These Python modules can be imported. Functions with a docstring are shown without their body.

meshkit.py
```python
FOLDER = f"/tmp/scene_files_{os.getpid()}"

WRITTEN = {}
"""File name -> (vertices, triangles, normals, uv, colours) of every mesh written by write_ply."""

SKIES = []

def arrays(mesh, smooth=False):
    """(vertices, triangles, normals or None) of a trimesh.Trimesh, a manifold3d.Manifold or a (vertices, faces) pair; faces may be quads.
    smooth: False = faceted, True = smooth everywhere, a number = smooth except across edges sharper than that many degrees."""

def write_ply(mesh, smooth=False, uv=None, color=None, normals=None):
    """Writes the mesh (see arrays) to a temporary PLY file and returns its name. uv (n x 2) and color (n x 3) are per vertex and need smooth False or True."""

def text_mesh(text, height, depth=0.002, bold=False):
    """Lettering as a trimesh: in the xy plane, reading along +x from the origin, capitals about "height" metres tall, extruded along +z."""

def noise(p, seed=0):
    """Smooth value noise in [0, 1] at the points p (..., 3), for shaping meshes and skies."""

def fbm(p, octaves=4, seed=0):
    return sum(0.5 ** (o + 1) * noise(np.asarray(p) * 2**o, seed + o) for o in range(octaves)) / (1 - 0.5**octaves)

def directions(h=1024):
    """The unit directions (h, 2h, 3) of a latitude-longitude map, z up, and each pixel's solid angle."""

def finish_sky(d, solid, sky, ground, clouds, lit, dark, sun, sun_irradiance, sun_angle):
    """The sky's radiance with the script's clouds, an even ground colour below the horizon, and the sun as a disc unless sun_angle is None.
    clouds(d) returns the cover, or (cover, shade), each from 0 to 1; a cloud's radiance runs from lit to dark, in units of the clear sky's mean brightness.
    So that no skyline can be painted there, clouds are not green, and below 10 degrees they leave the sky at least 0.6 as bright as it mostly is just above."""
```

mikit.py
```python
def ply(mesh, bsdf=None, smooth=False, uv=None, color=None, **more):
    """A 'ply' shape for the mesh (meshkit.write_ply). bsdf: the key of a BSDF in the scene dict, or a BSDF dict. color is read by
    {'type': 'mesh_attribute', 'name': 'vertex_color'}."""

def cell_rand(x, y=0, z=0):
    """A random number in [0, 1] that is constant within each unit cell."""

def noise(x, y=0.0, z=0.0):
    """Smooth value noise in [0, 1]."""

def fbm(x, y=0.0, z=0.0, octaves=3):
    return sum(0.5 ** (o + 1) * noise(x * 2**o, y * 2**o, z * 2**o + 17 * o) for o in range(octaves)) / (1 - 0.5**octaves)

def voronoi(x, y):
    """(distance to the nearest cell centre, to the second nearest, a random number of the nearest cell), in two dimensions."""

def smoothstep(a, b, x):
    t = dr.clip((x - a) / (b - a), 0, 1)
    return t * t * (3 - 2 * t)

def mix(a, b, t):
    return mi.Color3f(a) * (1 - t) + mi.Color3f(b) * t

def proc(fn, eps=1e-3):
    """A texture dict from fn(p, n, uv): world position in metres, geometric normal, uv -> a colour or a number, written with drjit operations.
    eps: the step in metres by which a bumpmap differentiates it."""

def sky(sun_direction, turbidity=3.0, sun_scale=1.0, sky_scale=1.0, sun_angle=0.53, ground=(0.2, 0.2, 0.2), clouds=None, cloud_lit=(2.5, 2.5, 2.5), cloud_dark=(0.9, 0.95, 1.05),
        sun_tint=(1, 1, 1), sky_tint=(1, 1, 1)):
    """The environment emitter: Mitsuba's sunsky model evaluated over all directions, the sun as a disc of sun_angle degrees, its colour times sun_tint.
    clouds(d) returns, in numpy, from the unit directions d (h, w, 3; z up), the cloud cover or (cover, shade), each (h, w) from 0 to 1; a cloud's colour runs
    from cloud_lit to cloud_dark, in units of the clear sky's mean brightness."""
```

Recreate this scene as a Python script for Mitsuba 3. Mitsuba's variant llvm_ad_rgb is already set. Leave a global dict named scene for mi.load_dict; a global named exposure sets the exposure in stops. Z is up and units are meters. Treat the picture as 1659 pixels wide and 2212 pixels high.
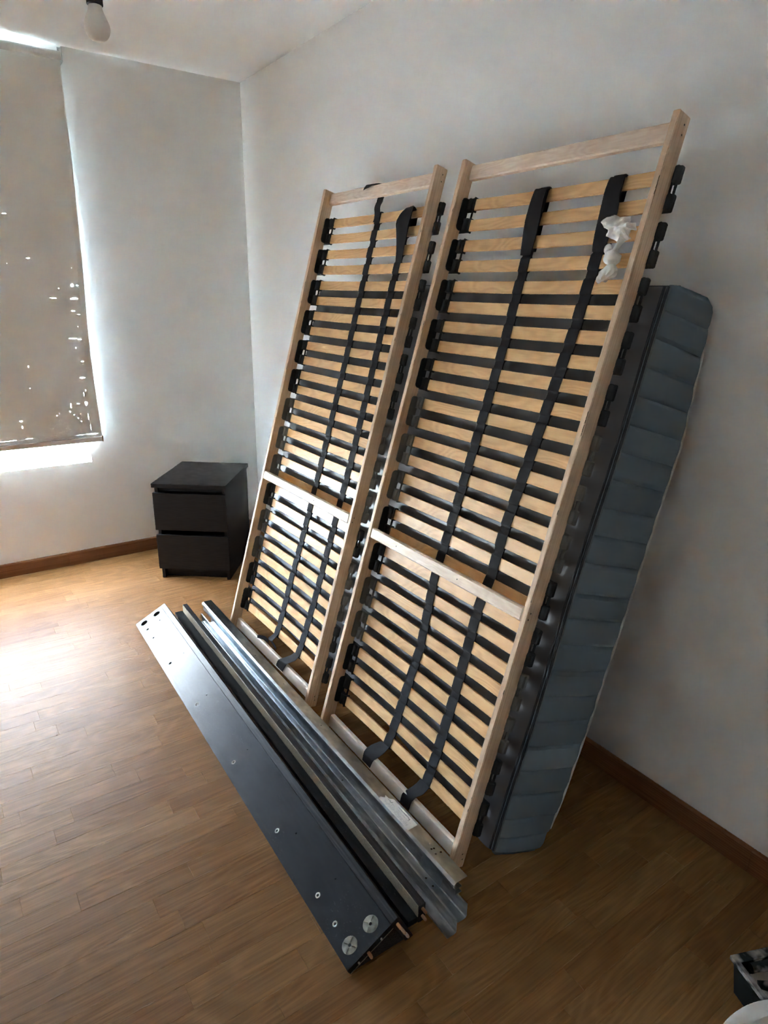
import math, random
import numpy as np, trimesh, drjit as dr, mitsuba as mi, mikit, manifold3d as m3
from mikit import proc, noise, fbm, smoothstep, mix
from shapely.geometry import Polygon, box as sbox
from shapely import affinity
import meshkit

T = mi.ScalarTransform4f
scene, labels = {'type': 'scene'}, {}

# ------------------------------------------------------------------ camera, sky, exposure
CAM = np.array([-1.6712, -3.8561, 1.5229])
FWD = np.array([0.5430, 0.7764, -0.3200])
UP = np.array([0.1669, 0.2737, 0.9472])
scene['camera'] = {'type': 'perspective', 'fov': 2 * math.degrees(math.atan(829.5 / 1395.66)), 'fov_axis': 'x', 'near_clip': 0.02,
                   'to_world': T().look_at(origin=CAM.tolist(), target=(CAM + FWD).tolist(), up=UP.tolist())}
scene['sky'] = mikit.sky((-0.45, -0.55, 0.70), turbidity=3.2, ground=(0.56, 0.68, 0.76), sky_tint=(0.88, 1.0, 1.06),
                         clouds=lambda d: np.clip(meshkit.fbm(d * [3, 3, 6], 4, 3) * 1.5 - 0.1, 0, 1), cloud_lit=(2.0, 2.22, 2.42), cloud_dark=(1.22, 1.34, 1.46))
exposure = 9.75

# ------------------------------------------------------------------ helpers
def numbered(key):
    if key not in scene and key not in labels and not any(k.startswith(key + '__') for k in scene):
        return key
    i = 1
    while True:
        k = f'{key}_{i:03d}'
        if k not in scene and k not in labels:
            return k
        i += 1

_next = {}
def fresh(base):
    n = _next.get(base, 0)
    _next[base] = n + 1
    return base if n == 0 else f'{base}_{n:03d}'

def thing(name, label, cat, group=None):
    k = fresh(name)
    labels[k] = {'label': label, 'category': cat}
    if group:
        labels[k]['group'] = group
    return k

def struct(name, label):
    labels[name] = {'label': label, 'kind': 'structure'}
    return name

def put(name, mesh, bsdf, parent=None, tw=None, smooth=False, uv=None, label=None, kind=None, **more):
    k = fresh(f'{parent}__{name}' if parent else name)
    shape = dict(mesh) if isinstance(mesh, dict) else mikit.ply(mesh, bsdf, smooth=smooth, uv=uv, **more)
    if tw is not None:
        shape['to_world'] = tw
    scene[k] = shape
    if label or kind:
        labels.setdefault(k, {})
        if label: labels[k]['label'] = label
        if kind: labels[k]['kind'] = kind
    return k

def cbox(x0, x1, y0, y1, z0, z1, c=0.002):
    """box with chamfered edges"""
    lo, hi = np.array([x0, y0, z0], float), np.array([x1, y1, z1], float)
    c = min(c, *(0.45 * (hi - lo)))
    pts = []
    for s in np.ndindex(2, 2, 2):
        p = np.where(np.array(s) == 1, hi, lo)
        d = np.where(np.array(s) == 1, -c, c)
        for k in range(3):
            q = p + d
            q[k] = p[k]
            pts.append(q)
    return trimesh.convex.convex_hull(np.array(pts))

def cat(*ms):
    return trimesh.util.concatenate(list(ms))

def tube(points, r, sides=8, caps=True):
    p = np.asarray(points, float)
    r = np.broadcast_to(np.asarray(r, float), (len(p),))
    t = np.gradient(p, axis=0)
    t /= np.linalg.norm(t, axis=1, keepdims=True) + 1e-12
    a = np.cross(t, [0.31, 0.2, 0.93])
    a /= np.linalg.norm(a, axis=1, keepdims=True) + 1e-12
    b = np.cross(t, a)
    ang = np.arange(sides) * 2 * np.pi / sides
    v = p[:, None] + r[:, None, None] * (np.cos(ang)[None, :, None] * a[:, None] + np.sin(ang)[None, :, None] * b[:, None])
    f = []
    for i in range(len(p) - 1):
        for j in range(sides):
            q = [i * sides + j, i * sides + (j + 1) % sides, (i + 1) * sides + (j + 1) % sides, (i + 1) * sides + j]
            f += [[q[0], q[1], q[2]], [q[0], q[2], q[3]]]
    v = v.reshape(-1, 3)
    if caps:
        n = len(v)
        v = np.vstack([v, p[:1], p[-1:]])
        for j in range(sides):
            f.append([n, (j + 1) % sides, j])
            f.append([n + 1, (len(p) - 1) * sides + j, (len(p) - 1) * sides + (j + 1) % sides])
    return trimesh.Trimesh(v, f, process=False)

def lathe(profile, sides=32, at=(0, 0, 0)):
    m = trimesh.creation.revolve(np.array(profile, float), sections=sides)
    m.apply_translation(at)
    return m

def cyl(p, q, r, sides=16):
    return tube([p, q], r, sides)

def prism(poly, depth):
    """extrude a shapely polygon along +z"""
    return trimesh.creation.extrude_polygon(poly, depth, engine='earcut')

def uvbox(mesh, axis, off=(0.0, 0.0)):
    """unshared vertices, uv = (along axis, across) in metres"""
    tri = mesh.vertices[mesh.faces].reshape(-1, 3)
    n = np.repeat(mesh.face_normals, 3, 0)
    others = [k for k in range(3) if k != axis]
    use = np.where(np.abs(n[:, others[0]]) > np.abs(n[:, others[1]]), others[1], others[0])
    u = tri[:, axis] + off[0]
    v = tri[np.arange(len(tri)), use] + off[1]
    return trimesh.Trimesh(tri, np.arange(len(tri)).reshape(-1, 3), process=False), np.stack([u, v], 1)

def mat(cols, origin):
    m = np.eye(4)
    m[:3, 0], m[:3, 1], m[:3, 2], m[:3, 3] = *cols, origin
    return m

def tw(m):
    return T(np.asarray(m, float).tolist())

# ------------------------------------------------------------------ materials
def principled(name, col, rough=0.5, spec=0.5, **kw):
    c = {'type': 'rgb', 'value': list(col)} if not isinstance(col, dict) else col
    scene[name] = {'type': 'twosided', 'nested': {'type': 'principled', 'base_color': c, 'roughness': rough, 'specular': spec, **kw}}
    return name

def bumped(name, col, rough, bump, spec=0.5, eps=1e-3, **kw):
    c = {'type': 'rgb', 'value': list(col)} if not isinstance(col, dict) else col
    scene[name] = {'type': 'twosided', 'nested': {'type': 'bumpmap', 'arbitrary': proc(bump, eps), 'scale': 1.0,
                   'bsdf': {'type': 'principled', 'base_color': c, 'roughness': rough, 'specular': spec, **kw}}}
    return name

def wall_bump(p, n, uv):
    return 0.0012 * fbm(p.x * 9, p.y * 9, p.z * 9, 3) + 0.0002 * noise(p.x * 160, p.y * 160, p.z * 160)
bumped('wall_paint', (0.795, 0.795, 0.78), 0.75, wall_bump, 0.25, eps=2e-3)
principled('clay_paint', (0.56, 0.54, 0.51), 0.8, 0.2)
principled('ceiling_paint', (0.83, 0.84, 0.835), 0.8, 0.2)

def plank_col(k):
    ox = 3.7 * k
    tones = [(0.246, 0.115, 0.043), (0.268, 0.130, 0.051), (0.227, 0.103, 0.038), (0.281, 0.142, 0.058), (0.256, 0.123, 0.048)][k]
    def fn(p, n, uv):
        g = noise(p.x * 7 + ox, p.y * 330)
        h = noise(p.x * 22 + ox, p.y * 760)
        warp = fbm(p.x * 2.2 + ox, p.y * 13, 0.0, 2)
        ring = 0.5 + 0.5 * dr.sin(warp * 55)
        t = dr.clip(0.45 * g + 0.25 * h + 0.3 * ring * ring, 0, 1)
        return mix(mi.Color3f(*[0.62 * c for c in tones]), mi.Color3f(*[1.12 * c for c in tones]), t)
    return fn
def plank_bump(p, n, uv):
    return 0.00025 * noise(p.x * 12, p.y * 420) + 0.0006 * noise(p.x * 9, p.y * 17)
for k in range(5):
    bumped(f'plank_{k}', proc(plank_col(k)), 0.50, plank_bump, 0.22, eps=6e-4)

def skirting_col(p, n, uv):
    g = noise(p.x * 6, p.y * 6, p.z * 260)
    return mix((0.15, 0.058, 0.024), (0.24, 0.10, 0.045), g)
principled('skirting_wood', proc(skirting_col), 0.45)

def slat_col(shift):
    def fn(p, n, uv):
        u, v = uv.x, uv.y
        w = fbm(u * 4.2 + shift, v * 17 + shift, 0.0, 3)
        ring = 0.5 + 0.5 * dr.sin(w * 48)
        fine = noise(u * 40, v * 500)
        t = dr.clip(0.42 * ring + 0.3 * fine + 0.25 + 0.25 * noise(u * 3 + shift, v * 9), 0, 1)
        return mix((0.64, 0.35, 0.13), (0.80, 0.51, 0.235), t)
    return fn
for k in range(3):
    principled(f'slat_veneer_{k}', proc(slat_col(5.3 * k)), 0.36, 0.35)

def rail_col(p, n, uv):
    layer = noise(uv.y * 650, uv.x * 1.5)
    g = noise(uv.x * 14, uv.y * 240)
    return mix((0.57, 0.39, 0.245), (0.77, 0.57, 0.39), dr.clip(0.5 * layer + 0.5 * g, 0, 1))
principled('rail_ply', proc(rail_col), 0.5, 0.4)

def bar_col(p, n, uv):
    w = fbm(uv.x * 7, uv.y * 22, 0.0, 3)
    g = noise(uv.x * 30, uv.y * 300)
    return mix((0.70, 0.545, 0.415), (0.81, 0.67, 0.535), dr.clip(0.5 * (0.5 + 0.5 * dr.sin(w * 40)) + 0.5 * g, 0, 1))
principled('bar_birch', proc(bar_col), 0.45, 0.4)
principled('pale_birch', (0.84, 0.77, 0.67), 0.5, 0.4)
principled('knot_dark', (0.05, 0.025, 0.012), 0.7)
principled('holder_black', (0.016, 0.017, 0.017), 0.24, 0.6)
principled('holder_grey', (0.13, 0.125, 0.115), 0.42, 0.5)

def strap_bump(p, n, uv):
    return 0.0005 * noise(p.x * 500, p.y * 500, p.z * 500) + 0.0012 * noise(p.x * 60, p.y * 60, p.z * 60)
bumped('strap_fabric', (0.019, 0.0175, 0.018), 0.8, strap_bump, 0.2, eps=8e-4, sheen=0.1)

def front_bump(p, n, uv):
    return 0.006 * fbm(p.y * 9, p.z * 5, 0.0, 2) + 0.0012 * noise(p.y * 60, p.z * 22)
def front_col(p, n, uv):
    return mix((0.078, 0.076, 0.077), (0.125, 0.121, 0.121), noise(p.y * 18, p.z * 18))
bumped('mattress_underside', proc(front_col), 0.40, front_bump, 0.5, eps=2e-3)
def side_bump(p, n, uv):
    return 0.0005 * noise(p.x * 400, p.y * 400, p.z * 400) + 0.002 * noise(p.x * 28, p.y * 28, p.z * 28)
bumped('mattress_knit', (0.14, 0.18, 0.207), 0.9, side_bump, 0.2, eps=8e-4, sheen=0.3)
principled('zip_tape', (0.035, 0.038, 0.042), 0.7, 0.3)
principled('piping_grey', (0.12, 0.14, 0.15), 0.8, 0.3)
principled('mattress_white', (0.62, 0.61, 0.58), 0.8, 0.3)

def black_wood_col(p, n, uv):
    g = noise(p.x * 40 + p.y * 8, p.y * 40, p.z * 300)
    return mix((0.006, 0.006, 0.006), (0.014, 0.013, 0.0125), g)
principled('black_veneer', proc(black_wood_col), 0.36, 0.22)

def foil_col(p, n, uv):
    w = noise(uv.x * 26, uv.y * 160)
    scr = smoothstep(0.84, 0.9, noise(uv.x * 260, uv.y * 420)) * smoothstep(0.62, 0.74, noise(uv.x * 9, uv.y * 22))
    return mix((0.013, 0.0145, 0.016), (0.09, 0.09, 0.09), 0.04 * w + 0.16 * scr)
def foil_bump(p, n, uv):
    return 0.00003 * noise(p.x * 260, p.y * 260)
bumped('dark_foil', proc(foil_col), 0.31, foil_bump, 0.24, eps=1e-3)
def edge_col(p, n, uv):
    return mix((0.010, 0.010, 0.0105), (0.032, 0.03, 0.029), noise(p.x * 330, p.y * 9, p.z * 330))
principled('dark_grain', proc(edge_col), 0.36, 0.25)
def chip_col(p, n, uv):
    return mix((0.27, 0.225, 0.15), (0.40, 0.345, 0.24), noise(p.x * 300, p.y * 300, p.z * 300))
principled('raw_board', proc(chip_col), 0.8, 0.2)
principled('hole_dark', (0.03, 0.02, 0.014), 0.8, 0.2)
principled('screw_steel', (0.62, 0.60, 0.56), 0.3, 0.5, metallic=0.9)
def cam_col(p, n, uv):
    return mix((0.07, 0.068, 0.052), (0.24, 0.23, 0.18), noise(p.x * 130, p.y * 130, p.z * 130))
principled('cam_zinc', proc(cam_col), 0.45, 0.5, metallic=0.5)
principled('dowel_wood', (0.55, 0.32, 0.19), 0.6, 0.3)

def zinc_col(p, n, uv):
    w = fbm(p.x * 60, p.y * 26, p.z * 60, 3)
    return mix((0.31, 0.34, 0.36), (0.44, 0.47, 0.49), smoothstep(0.3, 0.7, w))
def zinc_rough(p, n, uv):
    return 0.19 + 0.07 * noise(p.x * 50, p.y * 40, p.z * 50)
scene['zinc'] = {'type': 'twosided', 'nested': {'type': 'principled', 'base_color': proc(zinc_col), 'roughness': proc(zinc_rough), 'metallic': 1.0, 'specular': 0.5}}
principled('paper', (0.70, 0.68, 0.63), 0.7, 0.2)
principled('ink', (0.03, 0.03, 0.03), 0.7, 0.2)
principled('ink_grey', (0.33, 0.32, 0.30), 0.7, 0.2)

scene['blind_cloth'] = {'type': 'twosided',     # front beige, coated back white
    'front': {'type': 'principled', 'base_color': {'type': 'rgb', 'value': [0.72, 0.705, 0.665]}, 'roughness': 0.75, 'specular': 0.2},
    'back': {'type': 'principled', 'base_color': {'type': 'rgb', 'value': [0.46, 0.50, 0.51]}, 'roughness': 0.75, 'specular': 0.2}}
principled('blind_bar_paint', (0.55, 0.52, 0.47), 0.5)
principled('blind_tube', (0.72, 0.73, 0.72), 0.45)
principled('steel', (0.5, 0.5, 0.5), 0.3, 0.5, metallic=1.0)
principled('rust_brown', (0.20, 0.11, 0.06), 0.7)
principled('window_aluminium', (0.70, 0.74, 0.76), 0.4, 0.5)
scene['pane_glass'] = {'type': 'thindielectric', 'int_ior': 1.5}

def bag_bump(p, n, uv):
    return 0.004 * fbm(p.x * 70, p.y * 70, p.z * 70, 2)
bumped('bag_plastic', (0.86, 0.86, 0.82), 0.35, bag_bump, 0.5, eps=1e-3)
scene['bulb_glass'] = {'type': 'principledthin', 'base_color': {'type': 'rgb', 'value': [0.93, 0.89, 0.83]}, 'roughness': 0.15, 'diff_trans': 0.9, 'eta': 1.5}
principled('socket_black', (0.012, 0.012, 0.013), 0.45)

def crate_col(p, n, uv):
    d = smoothstep(0.42, 0.7, fbm(p.x * 45, p.y * 45, p.z * 45, 3))
    return mix((0.012, 0.017, 0.016), (0.42, 0.39, 0.35), 0.75 * d)
principled('dusty_plastic', proc(crate_col), 0.65, 0.3)
principled('crate_plastic', (0.008, 0.010, 0.009), 0.6, 0.15)
def plaster_col(p, n, uv):
    return mix((0.45, 0.38, 0.32), (0.66, 0.60, 0.54), fbm(p.x * 60, p.y * 60, p.z * 60, 3))
principled('plaster_dust', proc(plaster_col), 0.9, 0.1)
def lid_col(p, n, uv):
    return mix((0.62, 0.60, 0.57), (0.80, 0.79, 0.77), fbm(p.x * 18, p.y * 18, 0.0, 3))
principled('bucket_white', proc(lid_col), 0.5, 0.4)

# ------------------------------------------------------------------ the room
H = 2.6077
XL, YB = -3.4, -6.0
WX0, WX1, WZ0, WZ1 = -3.1, -0.998, 0.591, 2.535          # window opening
struct('floor', 'brown strip parquet floor')
struct('ceiling', 'white ceiling')
struct('wall_back', 'off white window wall with the roller blind')
struct('wall_right', 'off white wall behind the slatted bed bases')
struct('wall_left', 'grey beige wall left of the frame')
struct('wall_front', 'grey beige wall behind the viewer')
put('floor', cbox(XL - .2, 0.2, YB - .2, 0.4, -0.12, -0.009, 0.001), 'plank_2')
put('ceiling', cbox(XL - .2, 0.2, YB - .2, 0.4, H, H + 0.12, 0.001), 'ceiling_paint')
outer = sbox(XL - .2, -0.01, 0.2, H)
hole = sbox(WX0, WZ0, WX1, WZ1)
m = prism(outer.difference(hole), 0.27)
m.apply_transform(np.array([[1, 0, 0, 0], [0, 0, -1, 0.27], [0, 1, 0, 0], [0, 0, 0, 1]], float))
put('wall_back', m, 'wall_paint')
put('wall_right', cbox(0, 0.2, YB - .2, 0, -0.01, H, 0.001), 'wall_paint')
put('wall_left', cbox(XL - .2, XL, YB, 0, -0.01, H, 0.001), 'clay_paint')
put('wall_front', cbox(XL - .2, 0, YB - .2, YB, -0.01, H, 0.001), 'clay_paint')

HB = 0.0775
def skirting(name, label, runs, along_x):
    struct(name, label)
    for a, b in runs:
        prof = Polygon([(0, 0), (0.012, 0), (0.012, HB - 0.006), (0.009, HB - 0.001), (0.004, HB), (0, HB)])
        m = prism(prof, b - a - 0.0012)
        if along_x:   # profile x -> -y, y -> z, depth -> x
            M = np.array([[0, 0, 1, a], [-1, 0, 0, 0], [0, 1, 0, 0], [0, 0, 0, 1]], float)
        else:         # profile x -> -x, depth -> y
            M = np.array([[-1, 0, 0, 0], [0, 0, 1, a], [0, 1, 0, 0], [0, 0, 0, 1]], float)
        m.apply_transform(M)
        if np.linalg.det(M[:3, :3]) < 0: m.invert()
        put('board', m, 'skirting_wood', name)
skirting('baseboard_back', 'brown wooden baseboard under the window', [(XL, -2.6), (-2.6, -1.185), (-1.185, -0.013)], True)
skirting('baseboard_right', 'brown wooden baseboard along the right wall', [(YB, -3.3), (-3.3, -1.1), (-1.1, 0)], False)

# parquet strips, row pitch 66 mm
rng = random.Random(5)
PITCH = 0.066
def plank(x0, x1, y0, y1):
    c, g = 0.0004, 0.00016
    x0, x1, y0, y1 = x0 + g, x1 - g, y0 + g, y1 - g
    v = [(x0, y0, -0.009), (x1, y0, -0.009), (x1, y1, -0.009), (x0, y1, -0.009),
         (x0, y0, -c), (x1, y0, -c), (x1, y1, -c), (x0, y1, -c),
         (x0 + c, y0 + c, 0), (x1 - c, y0 + c, 0), (x1 - c, y1 - c, 0), (x0 + c, y1 - c, 0)]
    f = [(8, 9, 10), (8, 10, 11)]
    for a, b in ((0, 4), (4, 8)):
        for i in range(4):
            j = (i + 1) % 4
            f += [(a + i, a + j, b + j), (a + i, b + j, b + i)]
    return trimesh.Trimesh(v, f, process=False)
field = []
j0 = -1
y_top = -2.006 + PITCH * 31
row = 0
known = {-2.006: [-1.6346], -2.140: [-1.403], -2.338: [-1.403], -2.536: [-1.541], -2.60: [-1.30]}
while True:
    yt = y_top - PITCH * row
    if yt < YB: break
    y0, y1 = max(yt - PITCH, YB), min(yt, 0.0)
    row += 1
    if y1 - y0 < 0.005: continue
    cuts = []
    x = 0.0 - rng.uniform(0.1, 0.45)
    while x > XL + 0.15:
        cuts.append(x)
        x -= rng.uniform(0.30, 0.62)
    ends = [0.0] + cuts + [XL]
    for a, b in zip(ends[:-1], ends[1:]):
        m = plank(b, a, y0, y1)
        k = rng.choice([0, 0, 1, 1, 2, 3, 4])
        if a > -1.85 and y1 > -3.62:
            put('plank', m, f'plank_{k}', 'floor')
        else:
            field.append(m)
put('plank_field', cat(*field), 'plank_1', 'floor', kind='stuff')

# window: aluminium frame and sash behind the reveal
struct('window_1', 'aluminium window behind the roller blind')
fr = sbox(WX0 - .02, WZ0 - .02, WX1 + .02, WZ1 + .02).difference(sbox(WX0 + .03, WZ0 + .03, WX1 - .03, WZ1 - .03))
def to_wall(poly, depth, y):
    m = prism(poly, depth)
    m.apply_transform(np.array([[1, 0, 0, 0], [0, 0, -1, y + depth], [0, 1, 0, 0], [0, 0, 0, 1]], float))
    return m
put('frame', to_wall(sbox(WX0, WZ0, WX1, WZ1).difference(sbox(WX0 + .012, WZ0 + .012, WX1 - .012, WZ1 - .012)), 0.05, 0.125), 'window_aluminium', 'window_1')
mid = (WX0 + WX1) / 2
for a, b in ((WX0 + .014, mid - .002), (mid + .002, WX1 - .014)):
    put('sash', to_wall(sbox(a, WZ0 + .014, b, WZ1 - .014).difference(sbox(a + .03, WZ0 + .044, b - .03, WZ1 - .044)), 0.04, 0.135), 'window_aluminium', 'window_1')
    g = trimesh.Trimesh([(a + .028, .157, WZ0 + .042), (b - .028, .157, WZ0 + .042), (b - .028, .157, WZ1 - .042), (a + .028, .157, WZ1 - .042)], [(0, 1, 2), (0, 2, 3)], process=False)
    put('pane', g, 'pane_glass', 'window_1')

# ------------------------------------------------------------------ roller blind
bl = thing('roller_blind', 'worn beige roller blind with ragged holes hanging over the window', 'roller blind')
rb = random.Random(11)
edge = [(-.924, 2.545), (-.9235, 2.36), (-.925, 2.043), (-.933, 1.66), (-.946, 1.35), (-.949, 1.2), (-.947, 1.03), (-.943, .85), (-.939, .745)]
BX0 = -3.2
FB = (3.8561 - .019) / (3.8561 - .07)
def nearer(x, z): return CAM[0] + (x - CAM[0]) * FB, CAM[2] + (z - CAM[2]) * FB
BT, BB = nearer(0, 2.54)[1], nearer(0, .745)[1] - .012
cloth = Polygon([(BX0, BT)] + [nearer(*p) for p in edge[:-1]] + [(nearer(*edge[-1])[0], BB)] + [(BX0, BB)])
HOLES = [(-1.18, 1.655, .0215, .0036), (-.988, 1.617, .004, .009), (-.996, 1.534, .020, .023), (-.971, 1.533, .015, .008), (-1.092, 1.47, .030, .005), (-.994, 1.469, .056, .011), (-1.006, 1.408, .027, .007),
         (-.981, 1.391, .0157, .004), (-1.027, 1.27, .0548, .006), (-.992, 1.265, .0198, .006), (-.992, 1.152, .016, .006), (-1.004, 1.067, .032, .0105), (-.996, 1.0, .005, .0162), (-1.0, .93, .017, .032),
         (-1.078, .923, .008, .0279), (-1.086, .893, .006, .008), (-1.041, .932, .0177, .004), (-.999, .859, .0025, .041), (-.985, .762, .076, .0095), (-1.324, .862, .0162, .008), (-1.322, .832, .006, .0163),
         (-1.05, .762, .049, .0025), (-1.251, 1.136, .004, .0118), (-1.017, 1.223, .004, .0079), (-1.036, .836, .0055, .0055), (-1.05, .855, .0055, .0055), (-1.068, .874, .005, .005), (-1.061, 1.517, .0038, .003),
         (-.994, 1.33, .004, .0063), (-1.2536, 1.85, .022, .004), (-1.275, 1.628, .003, .003), (-1.259, 1.027, .003, .003), (-1.152, .877, .003, .003), (-1.40, .765, .10, .0015), (-1.30, .768, .05, .0015), (-1.007, .98, .003, .03), (-.993, .80, .002, .04)]
for x, z, w, h in HOLES:
    x, z = nearer(x, z)
    n = 11
    pts = []
    for k in range(n):
        a = 2 * math.pi * k / n
        r = rb.uniform(0.55, 1.05)
        pts.append((x + 0.5 * w * r * math.cos(a), z + 0.5 * h * r * math.sin(a)))
    pg = Polygon(pts).buffer(0)
    cloth = cloth.difference(pg)
v2, f2_ = trimesh.creation.triangulate_polygon(cloth, engine='earcut')
def blind_y(x, z):
    curl = np.clip((x + 1.02) / 0.1, 0, 1) ** 2 * np.clip((2.4 - z) / 1.2, 0, 1) * 0.006
    return -0.0085 - curl * .4 - .0085 * np.clip((2.55 - z) / 1.2, 0, 1)
cv = np.c_[v2[:, 0], blind_y(v2[:, 0], v2[:, 1]), v2[:, 1]]
cm = trimesh.Trimesh(cv, f2_, process=False)
if cm.face_normals[:, 1].mean() > 0: cm.invert()
put('cloth', cm, 'blind_cloth', bl)
put('roller_tube', cyl((BX0, -.036, 2.556), (-.915, -.036, 2.556), .0185, 20), 'blind_tube', bl, smooth=40)
xr = nearer(-.944, 0)[0]
put('bottom_bar', cbox(BX0, xr, -.028, -.013, .7075, .7345, .003), 'blind_bar_paint', bl)
put('end_cap', cbox(xr - .0015, xr + .0065, -.030, -.011, .706, .738, .002), 'rust_brown', bl)
br = cat(cbox(-.9135, -.9105, -.062, 0.0, 2.525, 2.590, .001), cbox(-.919, -.9105, -.004, 0.0, 2.525, 2.6, .001), cyl((-.917, -.036, 2.556), (-.907, -.036, 2.556), .008, 12))
put('bracket', br, 'steel', bl)

# ------------------------------------------------------------------ bedside chest
ns = thing('bedside_chest', 'black two drawer bedside chest in the room corner', 'bedside chest')
a = -0.6529
MN = mat([np.array([math.cos(a), math.sin(a), 0]), np.array([-math.sin(a), math.cos(a), 0]), np.array([0, 0, 1.0])], [-.8085, -.4658, 0])
def nput(name, m, bsdf='black_veneer', parent=ns, **kw):
    m.apply_transform(MN)
    return put(name, m, bsdf, parent, **kw)
nput('top_panel', cbox(0, .40, -.001, .48, .527, .55, .0015))
nput('side_panel', cbox(.010, .027, .018, .478, 0, .527, .001))
nput('side_panel', cbox(.373, .390, .018, .478, 0, .527, .001))
nput('back_panel', cbox(.027, .373, .468, .474, .05, .527, .001))
nput('plinth', cbox(.027, .373, .05, .064, 0, .075, .001))
nput('inner_rail', cbox(.027, .373, .035, .09, .50, .527, .001))
for z0, z1 in ((.062, .262), (.289, .498)):
    d = nput('drawer', cbox(.003, .397, 0, .017, z0, z1, .0015))
    nput('drawer_box', cat(cbox(.034, .366, .0175, .44, z0 + .03, z1 - .03, .001)), parent=d)

# ------------------------------------------------------------------ slatted bed bases
L, TH, D, W = 2.0, 0.0185, 0.0483, 0.7588
VM, BM = 0.7336, 0.0372

def slat_mesh():
    n = 14
    u = np.linspace(0.008, W - .008, n)
    bow = 0.010 * (1 - ((u - W / 2) / (W / 2)) ** 2)
    hv, t = 0.0178, 0.0075
    prof = [(-hv, .0015), (-hv + .0015, 0), (hv - .0015, 0), (hv, .0015), (hv, t - .0015), (hv - .0015, t), (-hv + .0015, t), (-hv, t - .0015)]
    v, uv, f = [], [], []
    for i in range(n):
        for (dv, dz) in prof:
            v.append((u[i], dv, -0.0515 - bow[i] - dz))
    P = len(prof)
    for i in range(n - 1):
        for j in range(P):
            k = (j + 1) % P
            q = [i * P + j, i * P + k, (i + 1) * P + k, (i + 1) * P + j]
            f += [[q[0], q[2], q[1]], [q[0], q[3], q[2]]]
    for j in range(1, P - 1):
        f += [[0, j, j + 1], [(n - 1) * P, (n - 1) * P + j + 1, (n - 1) * P + j]]
    m = trimesh.Trimesh(v, f, process=False)
    m.fix_normals()
    return m
SLAT = slat_mesh()
def slat_variant(off):
    return uvbox(SLAT, 0, off)

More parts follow.
